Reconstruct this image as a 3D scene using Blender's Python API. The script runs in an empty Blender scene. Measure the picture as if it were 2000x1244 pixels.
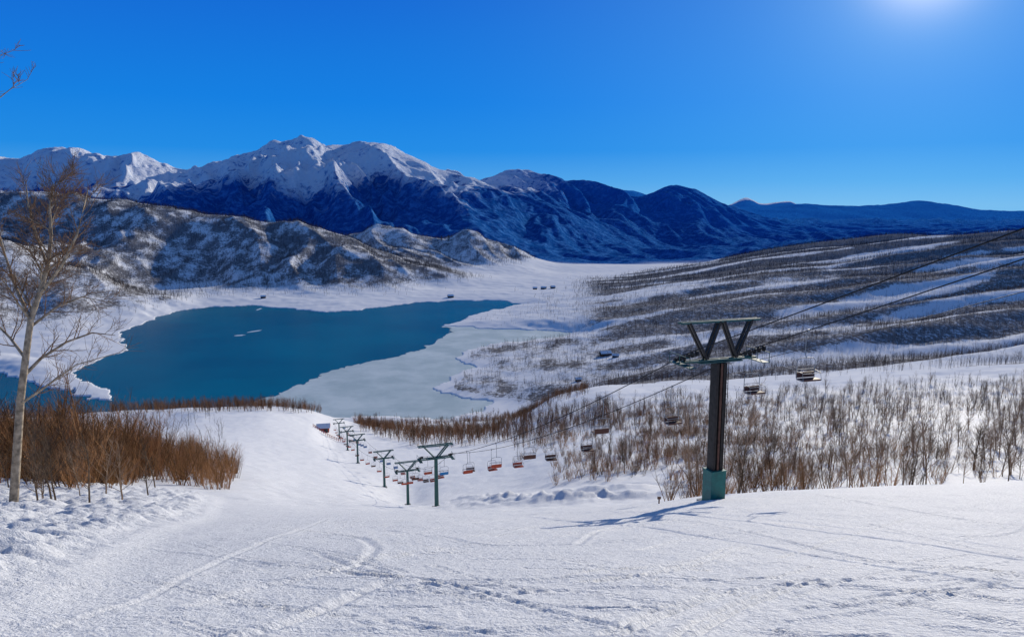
import bpy, math, random
import numpy as np
from mathutils import Vector
random.seed(4); rng=np.random.default_rng(7)
# ------------------------------------------------------------ camera model
F=1444.4; PITCH=math.radians(8.7); cp,sp=math.cos(PITCH),math.sin(PITCH)
def P(px,py,Y):
    dx=(px-1000)/F; dy=(622-py)/F
    D=(dx,cp+dy*sp,-sp+dy*cp); s=Y/D[1]
    return (s*D[0],Y,s*D[2])
LZ=-200.0
def PZ(px,py,z=LZ):
    dx=(px-1000)/F; dy=(622-py)/F
    D=(dx,cp+dy*sp,-sp+dy*cp); s=z/D[2]
    return (s*D[0],s*D[1],z)
# ------------------------------------------------------------ noise
_tabs={}
def noise2(x,y,seed=0):
    if seed not in _tabs:
        r=np.random.default_rng(seed+100); p=r.permutation(256); a=r.random(256)*2*np.pi
        _tabs[seed]=(np.concatenate([p,p]),np.cos(a),np.sin(a))
    p,gx,gy=_tabs[seed]
    x=np.asarray(x,float); y=np.asarray(y,float)
    xf=np.floor(x); yf=np.floor(y); xi=xf.astype(np.int64)&255; yi=yf.astype(np.int64)&255
    fx=x-xf; fy=y-yf
    u=fx*fx*fx*(fx*(fx*6-15)+10); v=fy*fy*fy*(fy*(fy*6-15)+10)
    def g(ix,iy,dx,dy):
        h=p[p[ix&255]+(iy&255)]
        return gx[h]*dx+gy[h]*dy
    a=g(xi,yi,fx,fy); b=g(xi+1,yi,fx-1,fy); c=g(xi,yi+1,fx,fy-1); d=g(xi+1,yi+1,fx-1,fy-1)
    return ((a*(1-u)+b*u)*(1-v)+(c*(1-u)+d*u)*v)*1.4
def fbm(x,y,o=4,seed=0):
    s=0;a=1.0;f=1.0;t=0
    for i in range(o):
        s=s+a*noise2(x*f,y*f,seed+i); t+=a; a*=.5; f*=2.03
    return s/t*1.5
def ridged(x,y,o=3,seed=0):
    s=0;a=1.0;f=1.0;t=0
    for i in range(o):
        s=s+a*(1-np.abs(noise2(x*f,y*f,seed+i))*1.6); t+=a; a*=.5; f*=2.07
    return s/t
def sst(e0,e1,x):
    t=np.clip((x-e0)/(e1-e0),0,1); return t*t*(3-2*t)
def pchip_d(xk,yk):
    h=np.diff(xk); s=np.diff(yk,axis=0)/(h[:,None] if yk.ndim>1 else h)
    d=np.zeros_like(yk)
    h0=h[:-1]; h1=h[1:]
    if yk.ndim>1: h0=h0[:,None]; h1=h1[:,None]
    w1=2*h1+h0; w2=h1+2*h0
    ok=(s[:-1]*s[1:])>0
    with np.errstate(divide='ignore',invalid='ignore'):
        m=(w1+w2)/(w1/s[:-1]+w2/s[1:])
    d[1:-1]=np.where(ok,m,0); d[0]=s[0]; d[-1]=s[-1]
    return d
def pchip(xk,yk,x):
    xk=np.array(xk,float); yk=np.array(yk,float); d=pchip_d(xk,yk)
    x=np.clip(x,xk[0],xk[-1]); k=np.clip(np.searchsorted(xk,x)-1,0,len(xk)-2)
    h=xk[k+1]-xk[k]; t=(x-xk[k])/h
    return (2*t**3-3*t**2+1)*yk[k]+(t**3-2*t**2+t)*h*d[k]+(-2*t**3+3*t**2)*yk[k+1]+(t**3-t**2)*h*d[k+1]
# ------------------------------------------------------------ terrain knots  (px, py) or (px, -z)
KN={
30:[(-300,985),(0,1000),(450,1012),(1000,1014),(1390,991),(2000,968)],
45:[(-300,940),(0,952),(200,962),(450,985),(700,1001),(1000,1000),(1250,985),(1390,968),(2000,940)],
70:[(-300,925),(0,935),(300,945),(450,958),(600,985),(850,999),(1000,994),(1250,984),(1500,964),(2000,940)],
100:[(0,905),(300,915),(480,932),(600,960),(700,977),(850,991),(1000,985),(1250,958),(1500,932),(2000,905)],
150:[(0,872),(300,882),(450,893),(600,925),(700,950),(797,978),(850,965),(1000,942),(1100,915),(1250,900),(1500,882),(2000,862)],
215:[(0,852),(300,852),(450,857),(600,880),(700,903),(800,910),(900,905),(1000,890),(1100,870),(1250,850),(1500,835),(2000,818)],
310:[(0,842),(300,832),(400,816),(500,812),(600,830),(663,857),(800,860),(900,858),(1000,850),(1100,830),(1250,805),(1500,790),(2000,770)],
380:[(0,822),(270,802),(400,795),(500,793),(600,803),(640,815),(720,835),(850,850),(950,845),(1000,828),(1100,790),(1200,768),(1300,765),(1500,755),(1700,742),(2000,727)],
560:[(-300,-185),(300,-180),(500,-176),(650,-172),(800,-172),(1000,-165),(1100,770),(1200,757),(1500,735),(1750,716),(2000,700)],
700:[(-300,-200),(960,-200),(1000,-197),(1150,-186),(1300,-176),(1500,-160),(1750,700),(2000,682)],
900:[(-300,690),(0,700),(100,712),(160,-200),(880,-200),(900,-198),(1100,-192),(1300,-180),(1500,-165),(1750,655),(2000,640),(2300,630)],
1000:[(-300,670),(0,683),(120,690),(240,-200),(880,-200),(1050,-198),(1300,-183),(1600,-165),(2000,615),(2300,602)],
1200:[(-300,560),(0,600),(100,618),(200,637),(240,-200),(870,-200),(900,-197),(1100,-188),(1300,-175),(1500,-162),(1750,590),(2000,578),(2300,570)],
1450:[(-300,430),(0,480),(100,512),(200,548),(280,570),(340,584),(400,-198),(980,-198),(1010,-195),(1200,-180),(1500,555),(1750,540),(2000,528),(2300,520)],
1600:[(-300,450),(0,490),(200,545),(330,560),(430,573),(560,578),(640,576),(760,577),(900,-197),(1000,-196),(1200,-183),(1350,560),(1500,540),(1750,523),(2000,510),(2300,500)],
1750:[(-300,-100),(0,-105),(200,-130),(350,535),(430,540),(550,552),(640,550),(760,555),(860,566),(1000,567),(1200,-186),(1350,545),(1500,525),(1750,507),(2000,493),(2300,485)],
1950:[(-300,450),(0,455),(200,460),(350,475),(430,490),(550,497),(640,500),(750,513),(850,530),(950,545),(1050,549),(1200,545),(1350,530),(1500,510),(1750,490),(2000,474)],
2200:[(-300,375),(0,380),(100,379),(180,387),(350,410),(500,430),(600,440),(680,458),(750,488),(820,512),(900,530),(1000,536),(1200,535),(1350,520),(1500,497),(1750,472),(2000,453),(2300,440)],
2450:[(-300,-60),(0,-60),(400,-80),(640,-110),(700,492),(800,490),(900,495),(1000,513),(1100,530),(1350,523),(1500,515),(1750,-150),(2000,-130)],
2700:[(-300,410),(0,420),(400,450),(650,466),(700,456),(800,452),(880,458),(930,459),(990,478),(1050,505),(1100,515),(1200,519),(1350,517),(1450,498),(1550,480),(1650,468),(1760,457),(1850,463),(2000,470)],
3200:[(-300,440),(0,440),(300,450),(600,475),(900,503),(1100,514),(1200,515),(1350,513),(1500,510),(1700,500),(2000,480)],
4000:[(-300,420),(0,412),(300,412),(450,402),(600,418),(750,428),(900,440),(1000,462),(1100,485),(1200,506),(1350,500),(1500,490),(2000,465)],
5500:[(-300,370),(0,372),(150,386),(260,379),(400,352),(500,330),(560,308),(620,287),(660,281),(690,275),(740,283),(800,305),(860,330),(920,352),(1000,378),(1080,410),(1150,445),(1200,470),(1300,488),(2000,470)],
6500:[(-300,400),(0,400),(300,400),(500,370),(650,335),(750,335),(850,365),(950,400),(1050,400),(1150,420),(1250,430),(1400,450),(1500,465),(2000,455)],
8000:[(-300,300),(-100,300),(0,306),(30,312),(80,297),(130,287),(180,297),(220,308),(270,303),(320,318),(365,329),(430,313),(500,290),(535,272),(570,276),(605,273),(640,287),(700,310),(800,340),(900,365),(950,352),(1010,335),(1050,343),(1080,352),(1150,360),(1190,373),(1250,381),(1310,364),(1350,372),(1420,402),(1480,422),(1540,435),(2000,440)],
10000:[(-300,430),(2000,430)],
13000:[(-300,400),(900,400),(1190,375),(1220,372),(1300,392),(1400,408),(1440,410),(1500,406),(1560,399),(1640,403),(1720,401),(1800,393),(1870,403),(1920,411),(2000,413),(2300,405)],
16500:[(-300,420),(1380,420),(1425,401),(1458,386),(1490,399),(1540,394),(1580,415),(2000,425)],
22000:[(-300,440),(2000,440)],
}
AP=20.0
NC=1050; U=np.linspace(-0.98,0.98,NC)
Yk=[-14.0,0.0,6.0,15.0]; Zk=[]
for y in Yk:
    x=U*(y+AP); Zk.append(np.full(NC,-1.75-0.372*y))
for Y in sorted(KN):
    us=[];zs=[]
    for px,v in KN[Y]:
        p=P(px,v if v>0 else 600,Y); z=p[2] if v>0 else v
        us.append(p[0]/(Y+AP)); zs.append(z)
    Yk.append(float(Y)); Zk.append(pchip(us,zs,U))
Yk=np.array(Yk); Zk=np.array(Zk); Dk=pchip_d(Yk,Zk)
def seg(a,b,n,log=False):
    return list(np.geomspace(a,b,n,endpoint=False)) if log else list(np.linspace(a,b,n,endpoint=False))
R=np.array(seg(-14,5,24)+seg(5,45,430,True)+seg(45,150,150,True)+seg(150,400,110,True)+seg(400,700,60)+seg(700,1700,190)+seg(1700,2900,190)
 +seg(2900,4000,60)+seg(4000,5700,170)+seg(5700,6500,35)+seg(6500,8200,150)+seg(8200,12000,20)+seg(12000,13200,30)+seg(13200,15500,10)+seg(15500,16800,25)+[17500,19000,22000])
NR=len(R)
YY=np.repeat(R[:,None],NC,1); UU=np.repeat(U[None,:],NR,0)
XX=UU*(YY+AP)
# domain warp
wamp=sst(400,900,YY)*0.028*YY*(1-.5*sst(3000,5000,YY))
Yw=YY+wamp*fbm(XX/(0.22*np.maximum(YY,200)),np.log(np.maximum(YY,100))*3,3,11)
Yw=np.clip(Yw,-14,22000)
k=np.clip(np.searchsorted(Yk,Yw)-1,0,len(Yk)-2); col=np.repeat(np.arange(NC)[None,:],NR,0)
h=Yk[k+1]-Yk[k]; t=(Yw-Yk[k])/h
Z=(2*t**3-3*t**2+1)*Zk[k,col]+(t**3-2*t**2+t)*h*Dk[k,col]+(-2*t**3+3*t**2)*Zk[k+1,col]+(t**3-t**2)*h*Dk[k+1,col]
def project(x,y,z):
    d=y*cp-z*sp; d=np.maximum(d,.01); v=y*sp+z*cp
    return 1000+F*x/d, 622-F*v/d
PX,PY=project(XX,YY,Z)
def rowsl(a,b): 
    i=np.searchsorted(R,a); j=np.searchsorted(R,b); return slice(i,j)
def inpoly(px,py,poly):
    ins=np.zeros(px.shape,bool); n=len(poly)
    for i in range(n):
        x0,y0=poly[i]; x1,y1=poly[(i+1)%n]
        c=((y0>py)!=(y1>py))&(px<(x1-x0)*(py-y0)/((y1-y0)+1e-12)+x0); ins^=c
    return ins
def pdist(x,y,poly,closed=True):
    d=np.full(x.shape,1e9); n=len(poly)
    for i in range(n if closed else n-1):
        x0,y0=poly[i]; x1,y1=poly[(i+1)%n]; dx,dy=x1-x0,y1-y0
        tt=np.clip(((x-x0)*dx+(y-y0)*dy)/(dx*dx+dy*dy+1e-9),0,1)
        d=np.minimum(d,np.hypot(x-x0-tt*dx,y-y0-tt*dy))
    return d
# --- mountains
s=rowsl(2900,22000); x,y=XX[s],YY[s]; yw=Yw[s]
wx=x+150*fbm(x/1100,y/1100,2,31)+.25*(y-5500); wy=y+160*fbm(x/900,y/900,2,37)
crest=np.exp(-((yw-5500)/420)**2)+np.exp(-((yw-8000)/480)**2)
env=sst(2900,3900,y)*(1-.82*np.clip(crest,0,1))
far=sst(9000,12000,y)
m=(ridged(wx/680,wy/2300,2,41)-.62)*320+(ridged(wx/230,wy/650,2,47)-.6)*110+(ridged(wx/90,wy/150,2,53)-.6)*20
rise=sst(-250,100,Z[s])
Z[s]+=m*env*(1-far)*(0.35+.65*rise)
Z[s]+=(1-env)*(1-far)*sst(2900,3900,y)*((ridged(wx/160,wy/240,2,57)-.6)*28)
Z[s]+=far*(ridged(x/700,y/1200,3,61)-.6)*40
# --- left hills
s=rowsl(1000,2900); x,y=XX[s],YY[s]; px=PX[s]
ml=(1-sst(1000,1120,px))*sst(1480,1600,y)*(1-sst(2750,2900,y))
ml2=(1-sst(230,420,px))*sst(1020,1150,y)*(1-sst(1480,1600,y))
hgt=sst(-197,-150,Z[s])
wx=x+60*fbm(x/300,y/300,2,71)
g=(ridged((wx+.35*y)/260,(y+x*.3)/900,2,73)-.62)*72+(ridged(wx/80,y/160,2,79)-.6)*8
Z[s]+=hgt*(g*ml*(1-.6*np.exp(-((y-2200)/120)**2))+g*.5*ml2)
# --- right hills
s=rowsl(400,2900); x,y=XX[s],YY[s]; px=PX[s]
mr_=sst(1050,1350,px+0*y)*sst(420,650,y)*(1-sst(2300,2800,y))
br=noise2((x+y*.25)/520,(y-.35*x)/95,81)*19+noise2((x)/160,(y-.3*x)/48,83)*4
amp=.5+.8*sst(1200,2000,px)
Z[s]+=mr_*amp*br*(1-.6*sst(1700,2300,y))
s=rowsl(250,3000); x,y=XX[s],YY[s]
Z[s]+=fbm(x/40,y/40,3,85)*1.3*sst(250,400,y)
# --- lake
lake_px=[(-300,815),(0,815),(300,815),(560,813),(640,812),(720,815),(850,818),(950,803),(975,787),(920,781),(850,770),(842,757),(880,735),(930,718),(890,705),(905,688),(960,672),(1060,662),(1125,653),(1060,646),(960,643),(870,637),(900,625),(950,609),(1010,595),(985,588),(900,588),(830,590),(760,598),(700,606),(640,611),(560,603),(500,597),(410,600),(350,607),(290,628),(235,648),(238,665),(250,686),(200,700),(135,730),(170,750),(235,783),(140,772),(0,728),(-300,700)]
lake_w=[PZ(a,b)[:2] for a,b in lake_px]
s=rowsl(590,1720); x,y=XX[s],YY[s]
nx=x+fbm(x/45,y/45,3,91)*11; ny=y+fbm(x/45,y/45,3,95)*13
ins=inpoly(nx,ny,lake_w); dd=pdist(nx,ny,lake_w)
low=LZ+.6+np.minimum(dd,90)*.05+fbm(x/30,y/30,3,97)*.8*sst(5,40,dd)
zz=Z[s]
blend=sst(0,70,dd)
zo=np.maximum(low, low*(1-blend)+zz*blend)
Z[s]=np.where(ins,LZ-2-np.minimum(dd,30)*.2,zo)
s2=rowsl(500,590); Z[s2]=np.maximum(Z[s2],LZ+1)
# --- near field: bank, tracks, lumps
s=rowsl(-14,60); x,y=XX[s],YY[s]
bl=[(-6.0,3.0),(-5.6,6.6),(-6.9,11.0),(-9.6,18.5),(-13.2,30.0),(-19.0,45.0),(-27,64)]
by=np.array([p[1] for p in bl]); bx=np.array([p[0] for p in bl])
edge=pchip(by,bx,np.clip(y,3,64))+.35*fbm(y/4,y*0+3,3,101)
d=edge-x   # >0 on bank
bank=sst(-.2,1.6,d)
lip=np.exp(-((d-.1)/.45)**2)
fade=1-sst(48,60,y)
lump=np.abs(fbm(x/1.6,y/1.6,4,103))*.42+fbm(x/.5,y/.5,3,105)*.09+fbm(x/.18,y/.18,2,106)*.022
Z[s]+=fade*(bank*(.30+lump)+lip*.10)
pist=1-bank
Z[s]+=pist*(fbm(x/5,y/5,3,107)*.06+fbm(x/.9,y/1.4,3,109)*.020+fbm(x/.22,y/.25,2,111)*.010)
# ski tracks
def track(pts,w=.06,dep=.035,pair=.0):
    pts=[tuple(P(a,b,1)) for a,b in pts]
    W=[]
    for p in pts:
        t=-1.75/(p[2]+.372); W.append((p[0]*t,t))
    W=np.array(W); tt=np.arange(len(W)); ti=np.linspace(0,len(W)-1,len(W)*6)
    xs=pchip(tt,W[:,0],ti); yy_=pchip(tt,W[:,1],ti)
    poly=list(zip(xs,yy_))
    i=np.searchsorted(R,min(yy_)-1); j=np.searchsorted(R,max(yy_)+1)
    sl=slice(max(i,0),j); X,Y_=XX[sl],YY[sl]
    for off in ([0] if pair==0 else [-pair,pair]):
        pl=[(a+off,b) for a,b in poly]
        dd=pdist(X,Y_,pl,False)
        Z[sl]+=-dep*np.exp(-(dd/w)**2)+dep*.6*np.exp(-((dd-w*2)/(w*.9))**2)
track([(640,1040),(700,1050),(730,1075),(700,1105),(600,1130),(500,1150),(380,1185)],.10,.035)
track([(750,1025),(860,1045),(960,1065),(1100,1062),(1300,1050),(1500,1040)],.08,.032)
track([(1130,1060),(1180,1030),(1300,1010)],.08,.032)
track([(480,1244),(600,1205),(700,1160),(760,1140)],.10,.045)
track([(1200,1244),(1330,1180),(1450,1150),(1560,1140),(1750,1150),(1999,1175)],.05,.036,.1)
track([(1340,1244),(1400,1200),(1500,1160),(1600,1130)],.05,.038,.1)
track([(820,1140),(1000,1136),(1200,1125),(1400,1128)],.06,.035)
track([(100,1230),(260,1180),(420,1100),(560,1040),(640,1000)],.06,.025)
track([(620,1080),(720,1120),(900,1150),(1150,1215),(1250,1240)],.06,.035)
track([(1100,1000),(1400,1030),(1700,1090),(1999,1120)],.06,.035)
track([(1600,985),(1750,1010),(1900,1030),(2050,1040)],.07,.035)
for i in range(75):
    x0=random.uniform(250,1900); y0=random.uniform(1005,1230); L=random.uniform(150,600); sl_=random.uniform(-.25,.25); c=random.uniform(-40,40)*.6
    track([(x0,y0),(x0+L*.33,y0+L*.33*sl_+c*.6),(x0+L*.66,y0+L*.66*sl_+c*.7),(x0+L,y0+L*sl_)],random.uniform(.03,.06),random.uniform(.014,.03),random.choice([0,0,.12]))
s=rowsl(55,420); x,y=XX[s],YY[s]; px,py=PX[s],PY[s]
Z[s]+=fbm(x/14,y/14,3,115)*.7*sst(60,110,y)*(.25+.75*sst(1000,1300,px))
Z[s]+=fbm(x/3.5,y/5,3,118)*.14
def mound(x0,y0,rx,ry,h):
    i=np.searchsorted(R,y0-3*ry); j=np.searchsorted(R,y0+3*ry); sl=slice(i,j)
    X,Y_=XX[sl],YY[sl]; Z[sl]+=h*np.exp(-((X-x0)/rx)**2-((Y_-y0)/ry)**2)*(1+.5*fbm(X/2.2,Y_/2.2,3,117))
mound(-1,90,7,5,1.6); mound(6,84,6,4,1.2); mound(-4,112,8,6,1.2)
for i in range(3): mound(13-i*1.2,84+i*11,9,1.6,.9)
PX,PY=project(XX,YY,Z)

# ------------------------------------------------------------ masks
nz=fbm(XX/90,YY/90,3,121)
nf_=fbm(XX/28,YY/45,3,127)
forest=np.zeros_like(Z); mtn=sst(2850,3300,YY)
msnow=np.zeros_like(Z); haze_tint=np.zeros_like(Z)
s=rowsl(2850,22000)
rt=sst(880,1150,PX[s])
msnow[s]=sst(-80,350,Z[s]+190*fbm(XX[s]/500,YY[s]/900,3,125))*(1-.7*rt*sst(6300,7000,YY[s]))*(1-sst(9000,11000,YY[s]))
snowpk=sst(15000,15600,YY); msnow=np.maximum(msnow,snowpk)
haze_tint=sst(1300,2300,YY)*(YY<2850)  # tint mask: distance haze is painted into the terrain colour
haze_tint[s]=np.clip(.10+.42*rt*sst(6300,7000,YY[s])+.8*sst(9000,11500,YY[s]),0,.92)*(1-snowpk[s])
leftm=(1-sst(1060,1120,PX))
high=sst(-196,-178,Z)
f=np.zeros_like(Z)
s=rowsl(850,2900)
f[s]=(leftm*high*np.clip(.80+.42*nz+.5*nf_,.12,1))[s]
f=np.where((PX>690)&(YY>2350),f*.75,f)
rb=noise2((XX+YY*.25)/420,(YY-.35*XX)/75,131)
right=(1-leftm)
f2=(.10+.9*sst(-.28,.02,rb+.25*nz))*sst(1080,1200,PX)*sst(420,500,YY)
farr=sst(2300,2500,YY)*sst(1350,1450,PX)
f2=np.maximum(f2,farr*.95)
f=np.maximum(f,right*f2*(YY<2900))
pen=inpoly(PX,PY,[(850,765),(870,740),(900,690),(1000,660),(1180,655),(1320,700),(1350,770),(1050,790)])&(YY>560)&(YY<1100)
f=np.where(pen&(Z>LZ+1.5),np.maximum(f,.6+.5*nz+.5*nf_),f)
forest=np.clip(f,0,1)*(Z>LZ+1.2)
shr=np.clip((YY>60)*(YY<330)*sst(1060,1200,PX)*.2,0,1)

# ------------------------------------------------------------ mesh helper
def new_mat(name): 
    m=bpy.data.materials.new(name); m.use_nodes=True
    return m,m.node_tree,m.node_tree.nodes['Principled BSDF']
def simple_mat(name,col,rough=.7,metal=0,var=.25,scale=6,spec=.3,inst=False):
    m,nt,b=new_mat(name); n=nt.nodes.new('ShaderNodeTexNoise'); n.inputs['Scale'].default_value=scale; n.inputs['Detail'].default_value=4
    tc=nt.nodes.new('ShaderNodeNewGeometry'); nt.links.new(tc.outputs['Position'],n.inputs['Vector'])
    r=nt.nodes.new('ShaderNodeValToRGB'); r.color_ramp.elements[0].position=.3; r.color_ramp.elements[1].position=.7
    r.color_ramp.elements[0].color=(*[c*(1-var) for c in col],1); r.color_ramp.elements[1].color=(*[min(1,c*(1+var)) for c in col],1)
    fac=n.outputs['Fac']
    if inst:
        oi=nt.nodes.new('ShaderNodeObjectInfo'); a=nt.nodes.new('ShaderNodeMath'); a.operation='MULTIPLY_ADD'; nt.links.new(oi.outputs['Random'],a.inputs[0]); a.inputs[1].default_value=.7; 
        b2=nt.nodes.new('ShaderNodeMath'); b2.operation='SUBTRACT'; nt.links.new(fac,b2.inputs[0]); b2.inputs[1].default_value=.35; nt.links.new(b2.outputs[0],a.inputs[2]); fac=a.outputs[0]; spec=.03
    nt.links.new(fac,r.inputs['Fac']); nt.links.new(r.outputs['Color'],b.inputs['Base Color'])
    b.inputs['Roughness'].default_value=rough; b.inputs['Metallic'].default_value=metal; b.inputs['Specular IOR Level'].default_value=spec
    return m
scol=bpy.context.scene.collection
def grid_mesh(name,X,Y,Zz,attrs,mat):
    nr,nc=X.shape; me=bpy.data.meshes.new(name)
    co=np.stack([X,Y,Zz],-1).reshape(-1,3).astype(np.float32)
    idx=np.arange(nr*nc).reshape(nr,nc)
    q=np.stack([idx[:-1,:-1],idx[:-1,1:],idx[1:,1:],idx[1:,:-1]],-1).reshape(-1)
    nf=len(q)//4
    me.vertices.add(len(co)); me.vertices.foreach_set('co',co.ravel())
    me.loops.add(len(q)); me.loops.foreach_set('vertex_index',q.astype(np.int32))
    me.polygons.add(nf); me.polygons.foreach_set('loop_start',np.arange(0,nf*4,4,dtype=np.int32)); me.polygons.foreach_set('loop_total',np.full(nf,4,np.int32))
    me.update(); me.polygons.foreach_set('use_smooth',np.ones(nf,bool))
    for a,v in attrs.items():
        at=me.attributes.new(a,'FLOAT','POINT'); at.data.foreach_set('value',v.reshape(-1).astype(np.float32))
    me.materials.append(mat); ob=bpy.data.objects.new(name,me); scol.objects.link(ob); return ob
# ------------------------------------------------------------ terrain material
M,nt,B=new_mat('snow_terrain'); N=nt.nodes; L=nt.links
def nd(t,**kw):
    n=N.new(t)
    for a,b in kw.items(): setattr(n,a,b)
    return n
geo=nd('ShaderNodeNewGeometry')
def noise(scale,detail=4,rough=.55,vec=None):
    n=nd('ShaderNodeTexNoise'); n.inputs['Scale'].default_value=scale; n.inputs['Detail'].default_value=detail; n.inputs['Roughness'].default_value=rough
    L.new(vec or geo.outputs['Position'],n.inputs['Vector']); return n.outputs['Fac']
def attr(a):
    n=nd('ShaderNodeAttribute'); n.attribute_name=a; return n.outputs['Fac']
def math_(op,a,b=None,c=None,clamp=False):
    n=nd('ShaderNodeMath',operation=op,use_clamp=clamp)
    for i,v in enumerate([a,b,c]):
        if v is None: continue
        if isinstance(v,(int,float)): n.inputs[i].default_value=v
        else: L.new(v,n.inputs[i])
    return n.outputs[0]
def mixc(f,a,b):
    n=nd('ShaderNodeMix',data_type='RGBA')
    for i,v in ((0,f),(6,a),(7,b)):
        if isinstance(v,tuple): n.inputs[i].default_value=(*v,1)
        elif isinstance(v,(int,float)): n.inputs[i].default_value=v
        else: L.new(v,n.inputs[i])
    return n.outputs[2]
def mr(v,a,b,c=0,d=1):
    n=nd('ShaderNodeMapRange'); n.clamp=True
    L.new(v,n.inputs[0])
    for i,w in enumerate((a,b,c,d)): n.inputs[i+1].default_value=w
    return n.outputs[0]
near=attr('near'); forest_a=attr('forest'); mtn_a=attr('mtn'); ms=attr('msnow'); hz=attr('haze_tint')
sn=mixc(noise(.35,5),(.73,.745,.765),(.86,.86,.86))
grain=noise(11,5,.8)
grainf=math_('MULTIPLY',mr(grain,.38,.56,.55,0),near)
sn=mixc(grainf,sn,(.42,.44,.48))
n1=noise(.16,8,.82)
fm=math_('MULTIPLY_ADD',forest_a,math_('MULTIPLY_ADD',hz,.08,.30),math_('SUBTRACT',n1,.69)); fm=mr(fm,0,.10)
fm=math_('MULTIPLY',fm,mr(forest_a,0.02,.2))
land=mixc(math_('MULTIPLY',fm,.82),sn,mixc(hz,(.08,.065,.055),(.048,.058,.085)))  # forest ground turns bluer with distance, haze put into its colour
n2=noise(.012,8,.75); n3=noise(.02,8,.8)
low=mixc(mr(n3,.47,.60),(.008,.085,.31),(.07,.24,.57))  # blue of these slopes is atmospheric haze painted into the base colour
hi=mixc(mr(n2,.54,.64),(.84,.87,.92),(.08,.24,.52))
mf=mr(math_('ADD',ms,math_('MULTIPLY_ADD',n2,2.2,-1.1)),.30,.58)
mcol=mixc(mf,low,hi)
mcol=mixc(hz,mcol,(.014,.17,.54))  # far ranges mixed towards a painted haze blue, no atmosphere volume
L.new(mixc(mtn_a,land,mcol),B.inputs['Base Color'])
B.inputs['Roughness'].default_value=.7; L.new(math_('MULTIPLY',near,.15),B.inputs['Specular IOR Level'])
bh=math_('ADD',math_('MULTIPLY',noise(7,5,.7),.07),math_('MULTIPLY',noise(24,3,.6),.03))
bn=nd('ShaderNodeBump'); L.new(bh,bn.inputs['Height']); bn.inputs['Distance'].default_value=1.0; L.new(math_('MULTIPLY',near,.95),bn.inputs['Strength'])
bh2=math_('MULTIPLY',noise(.02,8,.7),38); b2=nd('ShaderNodeBump'); L.new(bh2,b2.inputs['Height']); b2.inputs['Distance'].default_value=1.0
L.new(math_('MULTIPLY',mtn_a,.75),b2.inputs['Strength']); L.new(bn.outputs[0],b2.inputs['Normal'])
L.new(b2.outputs[0],B.inputs['Normal'])
near_arr=1-sst(90,400,YY)
ground=grid_mesh('snowy_terrain',XX,YY,Z,{'forest':np.maximum(forest,shr),'mtn':mtn,'msnow':msnow,'near':near_arr,'haze_tint':haze_tint},M)
def gz(x,y):
    u=(x/(y+AP)-U[0])/(U[1]-U[0]); j=int(np.clip(u,0,NC-2)); fu=u-j
    i=int(np.clip(np.searchsorted(R,y)-1,0,NR-2)); fr=(y-R[i])/(R[i+1]-R[i])
    return float((Z[i,j]*(1-fu)+Z[i,j+1]*fu)*(1-fr)+(Z[i+1,j]*(1-fu)+Z[i+1,j+1]*fu)*fr)

# ------------------------------------------------------------ mesh builder
class MB:
    def __init__(s): s.v=[];s.f=[];s.m=[]
    def tube(s,pts,rad,sides=6,mi=0,cap=True):
        b0=len(s.v); n=len(pts); pts=[Vector(p) for p in pts]
        for i,p in enumerate(pts):
            d=(pts[min(i+1,n-1)]-pts[max(i-1,0)])
            if d.length<1e-6: d=Vector((0,0,1))
            d.normalize(); a=d.cross(Vector((0,0,1)) if abs(d.z)<.9 else Vector((1,0,0))).normalized(); c=d.cross(a)
            r=rad[i] if hasattr(rad,'__len__') else rad
            for k in range(sides):
                t=2*math.pi*k/sides; s.v.append(tuple(p+a*math.cos(t)*r+c*math.sin(t)*r))
        for i in range(n-1):
            for k in range(sides if sides>2 else 1):
                k2=(k+1)%sides; s.f.append((b0+i*sides+k,b0+i*sides+k2,b0+(i+1)*sides+k2,b0+(i+1)*sides+k)); s.m.append(mi)
        if cap and sides>2:
            s.f.append(tuple(b0+k for k in range(sides))[::-1]); s.m.append(mi)
            s.f.append(tuple(b0+(n-1)*sides+k for k in range(sides))); s.m.append(mi)
    def box(s,c,size,mi=0,ax=None):
        b0=len(s.v); c=Vector(c); X,Y,Zv=(Vector(a) for a in (ax or ((1,0,0),(0,1,0),(0,0,1))))
        for dz in(-.5,.5):
            for dx,dy in((-.5,-.5),(.5,-.5),(.5,.5),(-.5,.5)):
                s.v.append(tuple(c+X*dx*size[0]+Y*dy*size[1]+Zv*dz*size[2]))
        for q in((0,3,2,1),(4,5,6,7),(0,1,5,4),(1,2,6,5),(2,3,7,6),(3,0,4,7)):
            s.f.append(tuple(b0+i for i in q)); s.m.append(mi)
    def beam(s,a,b,w,mi=0,w2=None):
        a=Vector(a);b=Vector(b); d=b-a; l=d.length; d.normalize()
        up=Vector((0,0,1)) if abs(d.z)<.95 else Vector((0,1,0)); y=d.cross(up).normalized(); z=y.cross(d)
        s.box((a+b)/2,(l,w,w2 or w),mi,(d,y,z))
    def obj(s,name,mats,link=True,smooth=False,parent=None):
        me=bpy.data.meshes.new(name); me.from_pydata(s.v,[],s.f); me.update()
        for m in mats: me.materials.append(m)
        me.polygons.foreach_set('material_index',np.array(s.m,np.int32))
        if smooth: me.polygons.foreach_set('use_smooth',np.ones(len(s.f),bool))
        ob=bpy.data.objects.new(name,me)
        if link: scol.objects.link(ob)
        if parent: ob.parent=parent
        return ob
def empty(name,loc):
    e=bpy.data.objects.new(name,None); e.location=loc; scol.objects.link(e); return e

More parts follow.
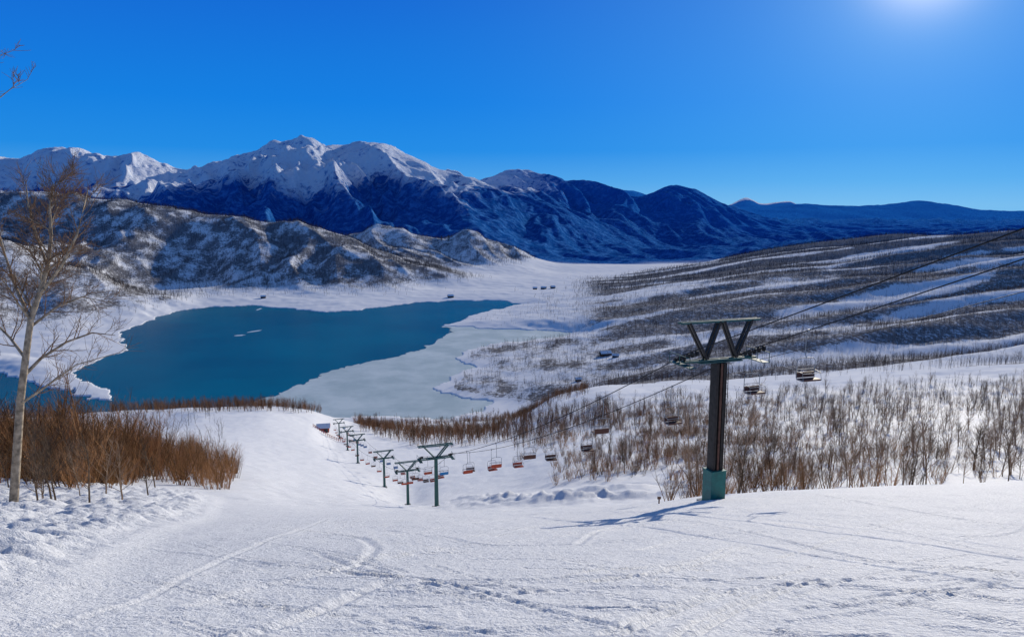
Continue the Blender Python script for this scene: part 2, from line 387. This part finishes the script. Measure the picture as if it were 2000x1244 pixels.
# ------------------------------------------------------------ water / ice
Mw,nt,B=new_mat('lake_water'); N=nt.nodes; L=nt.links; geo=nd('ShaderNodeNewGeometry')
L.new(mixc(mr(noise(.006,4),.35,.65),(.0,.105,.175),(.0,.145,.22)),B.inputs['Base Color']); B.inputs['Roughness'].default_value=.25; B.inputs['IOR'].default_value=1.13
bp=nd('ShaderNodeBump'); L.new(noise(.5,4,.6),bp.inputs['Height']); bp.inputs['Distance'].default_value=.35; bp.inputs['Strength'].default_value=.8; L.new(bp.outputs[0],B.inputs['Normal'])
gx,gy=np.meshgrid(np.linspace(-1700,900,40),np.linspace(585,1725,30))
grid_mesh('lake_water',gx,gy,np.full_like(gx,LZ),{},Mw)
Mi,nt,B=new_mat('lake_ice'); N=nt.nodes; L=nt.links; geo=nd('ShaderNodeNewGeometry')
L.new(mixc(mr(noise(.02,7,.6),.4,.65),(.42,.52,.53),(.60,.68,.68)),B.inputs['Base Color']); B.inputs['Roughness'].default_value=.6; B.inputs['Specular IOR Level'].default_value=.2
icepx=[(520,778),(560,762),(600,745),(640,727),(680,716),(720,707),(770,697),(820,684),(850,668),(870,655),(880,645),(866,637),(960,625),(1150,650),(1100,800),(950,835),(600,835),(400,820)]
pts=[]
n=len(icepx)
for i in range(n):
    a=PZ(*icepx[i],LZ+.25); b=PZ(*icepx[(i+1)%n],LZ+.25); m_=24 if i<11 else 1
    for j in range(m_):
        t_=j/m_; x=a[0]*(1-t_)+b[0]*t_; y=a[1]*(1-t_)+b[1]*t_
        if m_>1: x+=float(fbm(np.array(x/22),np.array(y/22),4,201))*11; y+=float(fbm(np.array(x/22),np.array(y/22),4,207))*13
        pts.append((x,y,LZ+.25))
import bmesh
def flat_ngon(name,pts,mat):
    bm=bmesh.new(); vs=[bm.verts.new(p) for p in pts]; f=bm.faces.new(vs); f.normal_update()
    if f.normal.z<0: f.normal_flip()
    bmesh.ops.triangulate(bm,faces=bm.faces[:]); me=bpy.data.meshes.new(name); bm.to_mesh(me); me.materials.append(mat)
    o=bpy.data.objects.new(name,me); scol.objects.link(o); return o
flat_ngon('lake_ice',pts,Mi)
fm_=simple_mat('floating_ice',(.6,.68,.72),.6,scale=.5)
def floe(px0,py0,L_,W_,ang):
    c=PZ(px0,py0,LZ+.2); q=[]
    for i in range(40):
        a=2*math.pi*i/40; r=1+.35*float(fbm(np.array(math.cos(a)*2+px0),np.array(math.sin(a)*2),3,211))
        u_,v_=math.cos(a)*L_*r,math.sin(a)*W_*r
        q.append((c[0]+u_*math.cos(ang)-v_*math.sin(ang),c[1]+u_*math.sin(ang)+v_*math.cos(ang),c[2]))
    flat_ngon('ice_floe',q,fm_)
floe(468,655,8,5,.6); floe(497,647,14,4,1.0); floe(506,604,3,14,0)

# ------------------------------------------------------------ trees
def rnd_tree(seed,h,nb,thick,near=False,stems=1,lean=.15,sides=3,upw=.6,mi=0,twig=True):
    r=random.Random(seed); mb=MB()
    for s_ in range(stems):
        a=r.uniform(0,6.28); ln=lean*r.uniform(.3,1.2)*(1.6 if stems>1 else 1); hh=h*r.uniform(.5,1.05) if stems>1 else h
        pts=[];p=Vector((math.cos(a)*.15*(stems>1),math.sin(a)*.15*(stems>1),-.3)); d=Vector((math.cos(a)*ln,math.sin(a)*ln,1)).normalized()
        n=6; rad=[]
        for i in range(n+1):
            pts.append(p.copy()); rad.append(thick*(1-i/n*.88)); p=p+d*(hh/n); d=(d+Vector((r.uniform(-.12,.12),r.uniform(-.12,.12),.05))).normalized()
        mb.tube(pts,rad,sides,mi,False)
        for b in range(nb):
            t_=r.uniform(.22,.98); i=min(int(t_*n),n-1); q=pts[i].lerp(pts[i+1],t_*n-i)
            a2=r.uniform(0,6.28); L_=hh*(.42*(1-t_)+.1)*r.uniform(.6,1.2); dd=Vector((math.cos(a2),math.sin(a2),upw*r.uniform(.6,1.6))).normalized()
            q1=q+dd*L_*.5; q2=q1+(dd+Vector((0,0,.35))).normalized()*L_*.5
            tr=thick*.38*(1-t_*.5); mb.tube([q,q1,q2],[tr,tr*.6,tr*.15],3 if near else 2,mi,False)
            if twig:
                for k_ in range(6 if near else 3):
                    w=q.lerp(q1,r.random()) if r.random()<.4 else q1.lerp(q2,r.random())
                    d3=(dd+Vector((r.uniform(-.9,.9),r.uniform(-.9,.9),r.uniform(-.1,.9)))).normalized()
                    l3=L_*r.uniform(.25,.55); m3=w+d3*l3*.5; e3=m3+(d3+Vector((0,0,.3))).normalized()*l3*.5
                    tw=tr*(.42 if near else .6); mb.tube([w,m3,e3],[tw,tw*.7,tw*.2],2,mi,False)
    return mb
bark_shrub=simple_mat('shrub_bark',(.29,.15,.065),.85,var=.6,scale=.6,inst=True)
bark_birch=simple_mat('birch_bark',(.25,.17,.11),.8,var=.5,scale=3,inst=True)
bark_far=simple_mat('forest_bark',(.06,.053,.058),.9,var=.5,scale=.05,inst=True)
bark_mid=simple_mat('thicket_bark',(.12,.085,.07),.85,var=.5,scale=.1,inst=True)
bark_warm=simple_mat('shore_thicket_bark',(.20,.105,.055),.85,var=.5,scale=.1,inst=True)
def mkcol(name,objs):
    c=bpy.data.collections.new(name)
    for o in objs: c.objects.link(o)
    return c
shrubs=mkcol('shrub_stock',[rnd_tree(10+i,3.2,9,.028,True,6,.28,3,.9).obj('shrub_%s'%'abcd'[i],[bark_shrub],False) for i in range(4)])
nearT=mkcol('birch_stock',[rnd_tree(30+i,6.0,34,.055,True,1+i%2,.12,4,.9).obj('young_birch_%s'%'abcd'[i],[bark_birch],False) for i in range(4)])
midT=mkcol('thicket_stock',[rnd_tree(50+i,6.5,22,.09,False,1,.1,3,.9).obj('thicket_tree_%s'%'abcd'[i],[bark_mid],False) for i in range(4)])
warmT=mkcol('shore_thicket_stock',[rnd_tree(60+i,6.0,26,.09,False,1+i%2,.14,3,.9).obj('shore_thicket_tree_%s'%'abcd'[i],[bark_warm],False) for i in range(4)])
farT=mkcol('forest_stock',[rnd_tree(70+i,8.5,12,.2,False,1,.1,3,.8,twig=True).obj('forest_tree_%s'%'abcd'[i],[bark_far],False) for i in range(4)])
dX=np.abs(XX[:-1,1:]-XX[:-1,:-1]); dY=np.abs(YY[1:,:-1]-YY[:-1,:-1]); AREA=dX*dY
def scatter(name,dens,coll,smin,smax,seed,pw=1.3):
    r=np.random.default_rng(seed); w=(AREA*dens[:-1,:-1]); tot=w.sum(); n=int(tot)
    if n<=0: return
    cdf=np.cumsum(w.ravel()); pk=np.searchsorted(cdf,r.random(n)*cdf[-1]); i=pk//(NC-1); j=pk%(NC-1)
    a=r.random(n); b=r.random(n)
    def bl(A): return (A[i,j]*(1-b)+A[i,j+1]*b)*(1-a)+(A[i+1,j]*(1-b)+A[i+1,j+1]*b)*a
    co=np.stack([bl(XX),bl(YY),bl(Z)],-1).astype(np.float32)
    me=bpy.data.meshes.new(name); me.vertices.add(n); me.vertices.foreach_set('co',co.ravel())
    for nm,v in(('rot',r.random(n)*6.28),('scl',smin+(smax-smin)*r.random(n)**pw)):
        me.attributes.new(nm,'FLOAT','POINT').data.foreach_set('value',v.astype(np.float32))
    me.attributes.new('idx','INT','POINT').data.foreach_set('value',r.integers(0,4,n).astype(np.int32))
    ob=bpy.data.objects.new(name,me); scol.objects.link(ob)
    g=bpy.data.node_groups.new(name+'_nodes','GeometryNodeTree')
    g.interface.new_socket('Geometry',in_out='INPUT',socket_type='NodeSocketGeometry'); g.interface.new_socket('Geometry',in_out='OUTPUT',socket_type='NodeSocketGeometry')
    gi=g.nodes.new('NodeGroupInput'); go=g.nodes.new('NodeGroupOutput'); ip=g.nodes.new('GeometryNodeInstanceOnPoints'); ci=g.nodes.new('GeometryNodeCollectionInfo')
    ci.inputs['Collection'].default_value=coll; ci.inputs['Separate Children'].default_value=True; ci.inputs['Reset Children'].default_value=True
    def na(nm,t):
        x=g.nodes.new('GeometryNodeInputNamedAttribute'); x.data_type=t; x.inputs['Name'].default_value=nm; return x.outputs['Attribute']
    cx=g.nodes.new('ShaderNodeCombineXYZ'); g.links.new(na('rot','FLOAT'),cx.inputs[2])
    g.links.new(gi.outputs[0],ip.inputs['Points']); g.links.new(ci.outputs[0],ip.inputs['Instance']); ip.inputs['Pick Instance'].default_value=True
    g.links.new(na('idx','INT'),ip.inputs['Instance Index']); g.links.new(cx.outputs[0],ip.inputs['Rotation']); g.links.new(na('scl','FLOAT'),ip.inputs['Scale'])
    g.links.new(ip.outputs[0],go.inputs[0])
    md=ob.modifiers.new('instances','NODES'); md.node_group=g; print(name,n); return ob
inview=(PX>-250)&(PX<2250)
# left brush
A=inpoly(PX,PY,[(-300,975),(0,975),(180,960),(300,940),(440,962),(462,930),(440,893),(380,868),(320,848),(300,835),(100,830),(-300,830)])&(YY>40)&(YY<170)
cl=.6+.6*fbm(XX/6,YY/6,2,141)
scatter('brown_thicket',np.where(A,np.clip(cl,0.15,1)*.6*(1-.6*sst(80,170,YY)),0),shrubs,.6,1.8,1)
A1=inpoly(PX,PY,[(-300,965),(0,965),(180,950),(300,930),(320,900),(280,870),(-300,850)])&(YY>48)&(YY<120)
scatter('tall_thicket',np.where(A1,.22,0),shrubs,1.7,3.4,21)
A2=inpoly(PX,PY,[(-300,1000),(30,1000),(330,975),(300,930),(-300,930)])&(YY>28)&(YY<60)
scatter('young_birch_stand',np.where(A2,.07,0),nearT,.5,1.0,2)
# right brush
basin=(PX<1340)&(YY<125)|(PX<1120)&(YY<230)
clr=fbm(XX/18,YY/18,3,143)
Rz=(YY>51)&(YY<350)&(PX>1040)&inview&~basin
scatter('birch_thicket',np.where(Rz,np.clip(.40+clr*1.0,0.03,1)*.13*(1-.4*sst(90,250,YY)),0),nearT,.4,1.6,3,2.2)
Rs=(YY>51)&(YY<320)&(PX>1000)&inview&~((PX<1300)&(YY<120)|(PX<1080)&(YY<190))
scatter('brown_undergrowth',np.where(Rs,np.clip(.3+clr*1.1,0.0,1)*.36*(.26+1.4*np.exp(-((PX-1330)/210)**2))*(1-.5*sst(120,300,YY)),0),shrubs,.5,1.4,4)
# mid belts
C1=(YY>230)&(YY<350)&(PX>1000)&(clr>-.2)&inview
C4=(PX>215)&(PX<650)&(YY>335)&(YY<430)&(PY<807)
C2=(YY>385)&(YY<690)&(PX>690)&(PX<1150)&inview&(Z>LZ+1)
C3=inpoly(PX,PY,[(860,885),(1080,875),(1220,820),(1180,785),(1000,825),(870,848),(700,820),(700,845)])&(YY>270)&(YY<420)
C5=(PX>230)&(PX<440)&(YY>190)&(YY<340)&(clr>-.1)
scatter('slope_thicket',np.where(C1,.04,0)+np.where(C5,.012,0),midT,.5,1.1,5)
scatter('shore_thicket',np.where(C4,.10,0)+np.where(C2,.05*np.clip(.7+clr,.1,1.5),0)+np.where(C3,.09,0),warmT,.5,1.3,15)
# forests
D=np.where((YY>420)&(YY<2900)&inview,forest,0)
scatter('hillside_forest',D*.034*(PX>840)*(YY<1500),midT,.8,1.5,6)
scatter('valley_forest',D*.019*((PX<=840)|(YY>=1500))*(1+.7*(PX<1060)*(YY>1400)),farT,.6,1.4,7)
spr=np.where((YY>690)&(YY<1500)&inview&(PX>880)&(Z>LZ+2),.0016,0)+np.where((YY>420)&(YY<1500)&(PX>1100)&inview,.0028*(.5+sst(-.4,.1,rb)),0)
scatter('sparse_birches',spr,midT,.6,1.3,8)

# big bare trees
def grow(mb,path,r0,r1,seed,nb,blen,depth=2,mi=0,sides=8,start=.15):
    r=random.Random(seed); n=len(path); path=[Vector(p) for p in path]
    rad=[r0+(r1-r0)*i/(n-1) for i in range(n)]
    mb.tube(path,rad,sides,mi,False)
    if depth<=0: return
    for b in range(nb):
        t_=start+(1-start)*((b+r.random())/nb); f_=t_*(n-1); i=min(int(f_),n-2); q=path[i].lerp(path[i+1],f_-i); rr=(rad[i]*(1-(f_-i))+rad[i+1]*(f_-i))
        base=(path[i+1]-path[i]).normalized(); rv=Vector((r.gauss(0,1),r.gauss(0,1),r.gauss(0,1))); rv=(rv-base*rv.dot(base)).normalized()
        d=(base*.75+rv*.8+Vector((0,0,.18))).normalized(); l=blen*(1-t_*.5)*r.uniform(.5,1.2)
        p=q.copy(); pp=[p.copy()]
        ns=5
        for s_ in range(ns):
            p=p+d*l/ns; pp.append(p.copy()); d=(d+Vector((r.uniform(-.25,.25),r.uniform(-.25,.25),r.uniform(-.12,.22)))).normalized()
        r2=max(min(rr*.5,.05*depth*.5),.008)
        grow(mb,pp,r2,max(r2*.3,.005),seed*31+b*7+depth,max(5,int(nb*.75)),blen*.52,depth-1,1 if depth<=2 else mi,5 if depth>1 else 3,.15)
bark_big=simple_mat('pale_bark',(.34,.27,.19),.8,var=.5,scale=5,spec=.1)
twigm=simple_mat('twig_bark',(.22,.135,.08),.85,var=.3,scale=4,spec=.05)
mb=MB(); TY=30.0
def W(*l): return [P(a,b,TY+dy) for a,b,dy in l]
base=P(28,1004,TY); bz=gz(base[0],TY)
trunk=W((26,1000,0),(32,900,0),(40,780,0),(50,700,0),(60,625,.1),(78,570,.2),(93,520,.2),(100,460,.3),(97,410,.3),(104,360,.3))
trunk[0]=(trunk[0][0],trunk[0][1],bz-.3)
grow(mb,trunk,.19,.03,5,16,2.6,3,0,10,.42)
grow(mb,W((46,735,0),(80,700,.6),(130,668,1.2),(180,650,1.4),(225,655,1.6)),.08,.015,6,12,1.8,2,0,7)
grow(mb,W((38,790,0),(75,765,-.5),(110,740,-.8),(150,712,-1),(235,688,-1)),.06,.012,7,12,1.6,2,0,7)
grow(mb,W((60,625,0),(30,560,.5),(10,500,.8),(-10,430,1.1),(-20,370,1.3)),.08,.015,8,13,1.9,2,0,7)
grow(mb,W((78,575,.2),(120,520,-.4),(150,460,-.8),(165,400,-1),(172,370,-1)),.07,.012,9,13,1.9,2,0,7)
grow(mb,W((50,700,0),(20,660,.5),(-20,620,.8),(-60,600,.8)),.07,.015,10,11,1.8,2,0,7)
grow(mb,W((93,520,.2),(70,460,.8),(55,400,1),(50,350,1.2)),.06,.012,11,12,1.8,2,0,7)
grow(mb,W((58,640,.2),(110,600,.8),(160,580,1),(215,590,1.2)),.06,.012,12,12,1.8,2,0,7)
mb.obj('bare_birch_tree',[bark_big,twigm],smooth=True)
mb=MB(); TY=24.0
tr=W((-190,1050,0),(-185,800,0),(-175,550,0),(-160,350,0),(-150,200,0),(-145,60,0)); tr[0]=(tr[0][0],TY,gz(tr[0][0],TY)-.3)
grow(mb,tr,.24,.04,21,8,2.2,2,0,8,.5)
grow(mb,W((-160,350,0),(-90,270,0),(-30,215,0),(20,175,0),(55,155,0)),.035,.006,22,11,.9,2,0,5)
grow(mb,W((-150,230,0),(-80,150,0),(-30,120,0),(30,98,0)),.03,.005,23,10,.9,2,0,5)
mb.obj('bare_birch_tree.001',[bark_big,twigm],smooth=True)
for i,(px,py,Y,hh) in enumerate([(175,990,33,4.2),(238,978,35,3.2),(110,985,33,3.6),(205,960,38,3.6),(75,990,32,3.0),(290,965,40,3.0)]):
    x,y,_=P(px,py,Y); o=rnd_tree(200+i,hh,26,.05,True,1,.1,5,.8).obj('young_birch_tree',[bark_birch]); o.location=(x,y,gz(x,y))

# ------------------------------------------------------------ ski lift
steel=simple_mat('dark_rusty_steel',(.030,.026,.024),.5,.3,.4,5)
green=simple_mat('green_paint',(.0,.15,.125),.45,0,.2,4,.5)
dgreen=simple_mat('dark_green_paint',(.012,.085,.075),.5,0,.25,4,.5)
rust=simple_mat('rust_brown',(.12,.055,.035),.7,0,.4,5)
rubber=simple_mat('sheave_rubber',(.02,.02,.02),.7)
red=simple_mat('red_seat',(.42,.07,.03),.5); brown=simple_mat('brown_seat',(.10,.04,.028),.6); galv=simple_mat('galvanised_tube',(.30,.31,.32),.5,.4); blue=simple_mat('blue_seat',(.02,.2,.45),.5)
conc=simple_mat('concrete',(.35,.34,.32),.9)
def tower(px,py,Y,big):
    x,y,_=P(px,py,Y); zb=gz(x,y); e=empty('ski_lift_tower',(x,y,zb))
    ax=Vector((1,.35,0)).normalized(); ay=Vector((-.35,1,0)).normalized(); az=Vector((0,0,1)); A_=(ax,ay,az)
    H=7.6; HT=9.75
    if not big: H=7.0; HT=8.9
    def G(a,b,c): return ax*a+ay*b+az*c
    c=MB()
    if big:
        c.box(G(0,0,H/2+.7),(.10,.5,H-1.5),0,A_)
        c.box(G(-.24,0,H/2+.7),(.15,.56,H-1.5),0,A_); c.box(G(.22,0,H/2+.7),(.2,.56,H-1.5),0,A_)
        c.box(G(.0,-.27,H/2+.7),(.12,.03,H-1.5),1,A_)
        c.box(G(0,0,.72),(.90,.80,1.9),2,A_); c.box(G(0,0,-.35),(1.3,1.2,.5),3,A_)
        c.box(G(0,0,1.70),(.96,.86,.06),2,A_)
        for i in range(18): c.beam(G(.34,-.36,2.0+i*.3),G(.34,-.1,2.0+i*.3),.022,0)
        c.beam(G(.34,-.36,1.8),G(.34,-.36,H),.03,0)
    else:
        c.tube([G(0,0,-.4),G(0,0,H*.5),G(0,0,H)],[.30,.27,.24],10,2); c.box(G(0,0,-.1),(1.1,1.1,.5),3,A_)
    c.obj('column',[steel,rust,green if big else dgreen,conc],parent=e)
    a=MB(); w=.10 if big else .13; hw=2.2
    for yy in((-.14,.14) if big else (-.3,.3)):
        a.beam(G(-hw,yy,H+.12),G(hw,yy,H+.12),w,0)
        a.beam(G(-hw-.25,yy,HT),G(hw+.15,yy,HT),w,0)
        if big:
            for q0,q1 in(((-1.95,HT),(-.85,H+.2)),((-.85,H+.2),(-.12,HT)),((.12,HT),(.95,H+.2)),((.95,H+.2),(1.85,HT))):
                a.beam(G(q0[0],yy,q0[1]),G(q1[0],yy,q1[1]),.12,1)
        else:
            a.beam(G(-1.7,yy,HT),G(-.15,yy,H+.15),.15,0); a.beam(G(1.7,yy,HT),G(.15,yy,H+.15),.15,0)
    yo=.14 if big else .3
    for q in(-hw,-1.1,0,1.1,hw):
        a.beam(G(q,-yo,H+.12),G(q,yo,H+.12),.08,0); a.beam(G(q,-yo,HT),G(q,yo,HT),.07,0)
    a.box(G(0,0,H+.02),(2.6,.5,.05),0,A_)
    for sx in(-1,1):
        a.box(G(sx*hw,0,H-.02),(.42,1.9,.04),0,A_)
        a.beam(G(sx*(hw+.2),-.95,H+.5),G(sx*(hw+.2),.95,H+.5),.03,0)
        for q in(-.95,0,.95): a.beam(G(sx*(hw+.2),q,H-.05),G(sx*(hw+.2),q,H+.5),.03,0)
    a.obj('crossarm_frame',[dgreen,steel if big else dgreen],parent=e)
    s_=MB(); sl=.42
    for sx in(-1,1):
        for q in np.linspace(-.95,.95,6):
            c0=G(sx*2.02,q,H+.38-q*sl*.9); s_.tube([c0-ax*.04,c0+ax*.04],[.14,.14],12,0); s_.tube([c0-ax*.07,c0+ax*.07],[.05,.05],8,1)
        s_.beam(G(sx*2.02-.07,-1.0,H+.38+1.0*sl*.9),G(sx*2.02-.07,1.0,H+.38-1.0*sl*.9),.06,1)
        s_.beam(G(sx*2.02-.07,0,H+.1),G(sx*2.02-.07,0,H+.4),.08,1)
    s_.obj('sheave_assembly',[rubber,steel],parent=e)
    return [Vector((x,y,zb))+G(sx*2.02,0,H+.54) for sx in(-1,1)]
TP=[(1393,977,38,1),(853,993,96,0),(797,983,139,0),(751,948,167,0),(699,904,213,0),(679,880,258,0),(663,857,310,0)]
att=[tower(*q) for q in TP]
cabm=simple_mat('cable_steel',(.02,.02,.022),.6,.2,spec=.1)
def cable_pt(a,b,t_,sag): 
    p=a.lerp(b,t_); p=p.copy(); p.z-=4*sag*t_*(1-t_); return p
lines=[]
for sd in(0,1):
    a=att[0][sd]; up=a+Vector((.36,-1,.445))*58; pts_=[up]+[q[sd] for q in att]
    path=[];spans=[]
    for i in range(len(pts_)-1):
        A_,B_=pts_[i],pts_[i+1]; sag=.25 if i==0 else (B_-A_).length*.022
        spans.append((A_,B_,sag))
        for j in range(24): path.append(cable_pt(A_,B_,j/24,sag))
    path.append(pts_[-1]); c=MB(); c.tube(path,.026,6); c.obj('haul_cable',[cabm],smooth=True); lines.append(spans)
c=MB(); a=att[0][1]+Vector((.35,-.2,-.55)); c.tube([cable_pt(a+Vector((.36,-1,.43))*58,a,j/24,.6) for j in range(25)],.014,5); c.obj('signal_cable',[cabm],smooth=True)
def chair(sp,Yt,seatm,k=0):
    for A_,B_,sag in sp:
        if min(A_.y,B_.y)<=Yt<=max(A_.y,B_.y):
            t_=(Yt-A_.y)/(B_.y-A_.y); p=cable_pt(A_,B_,t_,sag); break
    else: return
    c=MB(); w=.50
    c.tube([(0,0,.05),(0,0,-.1)],.05,8,1); c.tube([(0,0,0),(0,.16,-.25),(0,.18,-1.1),(0,.1,-1.35)],.022,6,1)
    for q in(-1,1):
        c.tube([(0,.1,-1.35),(q*w*.8,.1,-1.37),(q*w,.08,-1.5),(q*w,.12,-2.0),(q*w,.1,-2.35),(q*w,-.42,-2.37)],.02,6,1)
        c.tube([(q*w,.12,-1.95),(q*w,-.35,-2.0),(q*w,-.42,-2.36)],.016,6,1)
    c.tube([(-w,-.4,-2.02),(w,-.4,-2.02)],.014,6,1)
    c.box((0,-.16,-2.36),(1.0,.46,.08),0); c.box((0,.13,-2.17),(1.0,.05,.26),0); c.tube([(-w,.1,-1.9),(w,.1,-1.9)],.016,6,1)
    o=c.obj('ski_lift_chair',[seatm,galv]); o.location=p; o.rotation_euler=(random.uniform(-.06,.06),random.uniform(-.04,.04),math.radians(19+180*k)+random.uniform(-.1,.1))
for y_,m_ in((34.8,brown),(38.5,brown),(45.8,brown),(57,brown),(64,brown),(72,red),(80,red),(88,brown)): chair(lines[1],y_,m_,0)
for y_,m_ in((46,brown),(58,brown),(66,red),(75,red),(84,blue),(92,red)): chair(lines[0],y_,m_,1)
yy_=103
while yy_<305:
    chair(lines[0],yy_,random.choice([red,brown,red]),1); chair(lines[1],yy_+4,random.choice([red,brown,blue]),0); yy_+=9.5

# lift station + fences at the bottom
wall=simple_mat('red_timber',(.35,.08,.05),.8); roofm=simple_mat('snowy_roof',(.75,.78,.8),.7); darkw=simple_mat('dark_timber',(.05,.035,.03),.85); glass=simple_mat('window_glass',(.03,.04,.05),.2,0,.1)
def house(name,px,py,Y,w,d,h,rot,wm,sink=.3,z=None):
    x,y,_=P(px,py,Y); zz_=gz(x,y) if z is None else z
    e=empty(name,(x,y,zz_-sink)); e.rotation_euler=(0,0,rot)
    m=MB(); m.box((0,0,h/2),(w,d,h),0); m.obj('walls',[wm],parent=e)
    m=MB(); rh=d*.38; o=.5
    b0=[(-w/2-o,-d/2-o,h-.1),(w/2+o,-d/2-o,h-.1),(w/2+o,d/2+o,h-.1),(-w/2-o,d/2+o,h-.1),(-w/2-o,0,h+rh),(w/2+o,0,h+rh)]
    m.v=b0; m.f=[(0,1,5,4),(2,3,4,5),(0,4,3),(1,2,5),(0,3,2,1)]; m.m=[0,0,1,1,1]; m.obj('roof',[roofm,wm],parent=e)
    m=MB()
    for q in np.arange(-w/2+1.2,w/2-1,2.2): m.box((q,-d/2-.02,h*.55),(.9,.06,1.0),0)
    m.box((w/2-.9,-d/2-.02,1.0),(.9,.08,2.0),0); m.obj('windows_and_door',[glass],parent=e)
house('lift_station',632,846,318,5,4,2.2,.2,wall)
house('cabin',1183,662,930,14,8,3.5,.25,darkw); house('cabin',1203,668,900,8,6,3,-.2,darkw)
house('cabin',1130,703,790,6,5,3,.1,darkw)
for q in((1045,549,10),(1062,551,13),(1080,543,10)): house('farmhouse',q[0],q[1],1750,q[2],8,4,random.uniform(-.5,.5),darkw)
house('cabin',880,577,1590,12,8,4,.3,darkw); house('cabin',514,577,1560,10,7,4,.2,darkw)
fr=MB()
x0,y0,_=P(612,842,312); x1,y1,_=P(700,862,290)
for i in range(22):
    t_=i/21; x=x0+(x1-x0)*t_; y=y0+(y1-y0)*t_; z=gz(x,y); fr.tube([(x,y,z-.3),(x,y,z+1.5)],.09,5)
    if i: fr.beam((lx,ly,lz+1.2),(x,y,z+1.2),.12); fr.beam((lx,ly,lz+.6),(x,y,z+.6),.10)
    lx,ly,lz=x,y,z
fr.obj('safety_fence',[wall])
x,y,_=P(1287,985,40); m=MB(); z=gz(x,y); m.tube([(x,y,z-.2),(x,y,z+.4)],.04,8); m.box((x,y,z+.34),(.2,.05,.14)); m.obj('marker_post',[rust])
con=simple_mat('conifer_needles',(.05,.03,.02),.9)
for px in(862,876):
    x,y,_=P(px,462,2640); z=gz(x,y); m=MB(); m.tube([(0,0,-1),(0,0,20)],[.6,.1],6)
    r=random.Random(px)
    for i in range(260):
        t_=r.random(); a=r.uniform(0,6.28); rr=(1-t_)*6+.8; q=Vector((math.cos(a)*rr*r.uniform(.4,1),math.sin(a)*rr*r.uniform(.4,1),3+t_*18)); u_=Vector((r.uniform(-1,1),r.uniform(-1,1),r.uniform(-.6,.4)))*1.3; v_=Vector((r.uniform(-1,1),r.uniform(-1,1),r.uniform(-1,1)))
        b0=len(m.v); m.v+= [tuple(q-u_),tuple(q+u_),tuple(q+v_)]; m.f.append((b0,b0+1,b0+2)); m.m.append(0)
    o=m.obj('conifer_tree',[con]); o.location=(x,y,z)

# ------------------------------------------------------------ light, sky, camera
EL=math.radians(16); AZ=math.radians(28)
sd=bpy.data.lights.new('sun','SUN'); sd.energy=4.35; sd.angle=math.radians(.5); sd.color=(1,.91,.76)
so=bpy.data.objects.new('sun',sd); scol.objects.link(so)
dirv=Vector((math.sin(AZ)*math.cos(EL),math.cos(AZ)*math.cos(EL),math.sin(EL))); so.rotation_euler=dirv.to_track_quat('Z','Y').to_euler(); so.location=dirv*300
w=bpy.data.worlds.new('World'); bpy.context.scene.world=w; w.use_nodes=True; nt=w.node_tree; N=nt.nodes; L=nt.links
sky=N.new('ShaderNodeTexSky'); sky.sky_type='NISHITA'; sky.sun_disc=False; sky.sun_elevation=EL; sky.sun_rotation=AZ; sky.altitude=800; sky.air_density=1.0; sky.dust_density=.1; sky.ozone_density=4.0
mn=nd('ShaderNodeVectorMath',operation='MINIMUM'); L.new(sky.outputs[0],mn.inputs[0]); mn.inputs[1].default_value=(1.0,4.0,8.5)
tc=nd('ShaderNodeTexCoord'); sx=nd('ShaderNodeSeparateXYZ'); L.new(tc.outputs['Generated'],sx.inputs[0])
rp=nd('ShaderNodeValToRGB'); L.new(sx.outputs[2],rp.inputs[0]); cr=rp.color_ramp
stops=[(0,(.17,.46,.82)),(.03,(.075,.36,.81)),(.07,(.010,.25,.79)),(.13,(.0,.20,.77)),(.25,(.0,.135,.68)),(.42,(.05,.15,.42)),(1,(.085,.145,.32))]
while len(cr.elements)<len(stops): cr.elements.new(.5)
for e_,(p_,c_) in zip(cr.elements,stops): e_.position=p_; e_.color=(*c_,1)
dt=nd('ShaderNodeVectorMath',operation='DOT_PRODUCT'); L.new(tc.outputs['Generated'],dt.inputs[0]); dt.inputs[1].default_value=tuple(dirv)
dm=math_('MAXIMUM',dt.outputs['Value'],0.0)
def sc(v,c):
    g_=nd('ShaderNodeVectorMath',operation='SCALE'); g_.inputs[0].default_value=c; L.new(v,g_.inputs[3]); return g_.outputs[0]
def add(a,b):
    g_=nd('ShaderNodeVectorMath',operation='ADD'); L.new(a,g_.inputs[0]); L.new(b,g_.inputs[1]); return g_.outputs[0]
g1=sc(math_('POWER',dm,16.0),(.06,.13,.12)); g2=sc(math_('POWER',dm,130.0),(.13,.16,.10)); g3=sc(math_('POWER',dm,800.0),(.95,.75,.5))
ad=add(add(rp.outputs[0],g1),add(g2,g3))
s10=nd('ShaderNodeVectorMath',operation='SCALE'); L.new(ad,s10.inputs[0]); s10.inputs[3].default_value=10.0
mixs=mixc(.08,s10.outputs[0],mn.outputs[0])
bg=N['Background']; L.new(mixs,bg.inputs['Color']); bg.inputs['Strength'].default_value=.1
cd=bpy.data.cameras.new('camera'); cd.sensor_width=36; cd.lens=26; cd.clip_start=.1; cd.clip_end=60000
co=bpy.data.objects.new('camera',cd); scol.objects.link(co); co.rotation_euler=(math.pi/2-PITCH,0,0); bpy.context.scene.camera=co
vs=bpy.context.scene.view_settings; vs.view_transform='Standard'; vs.look='None'; vs.exposure=0
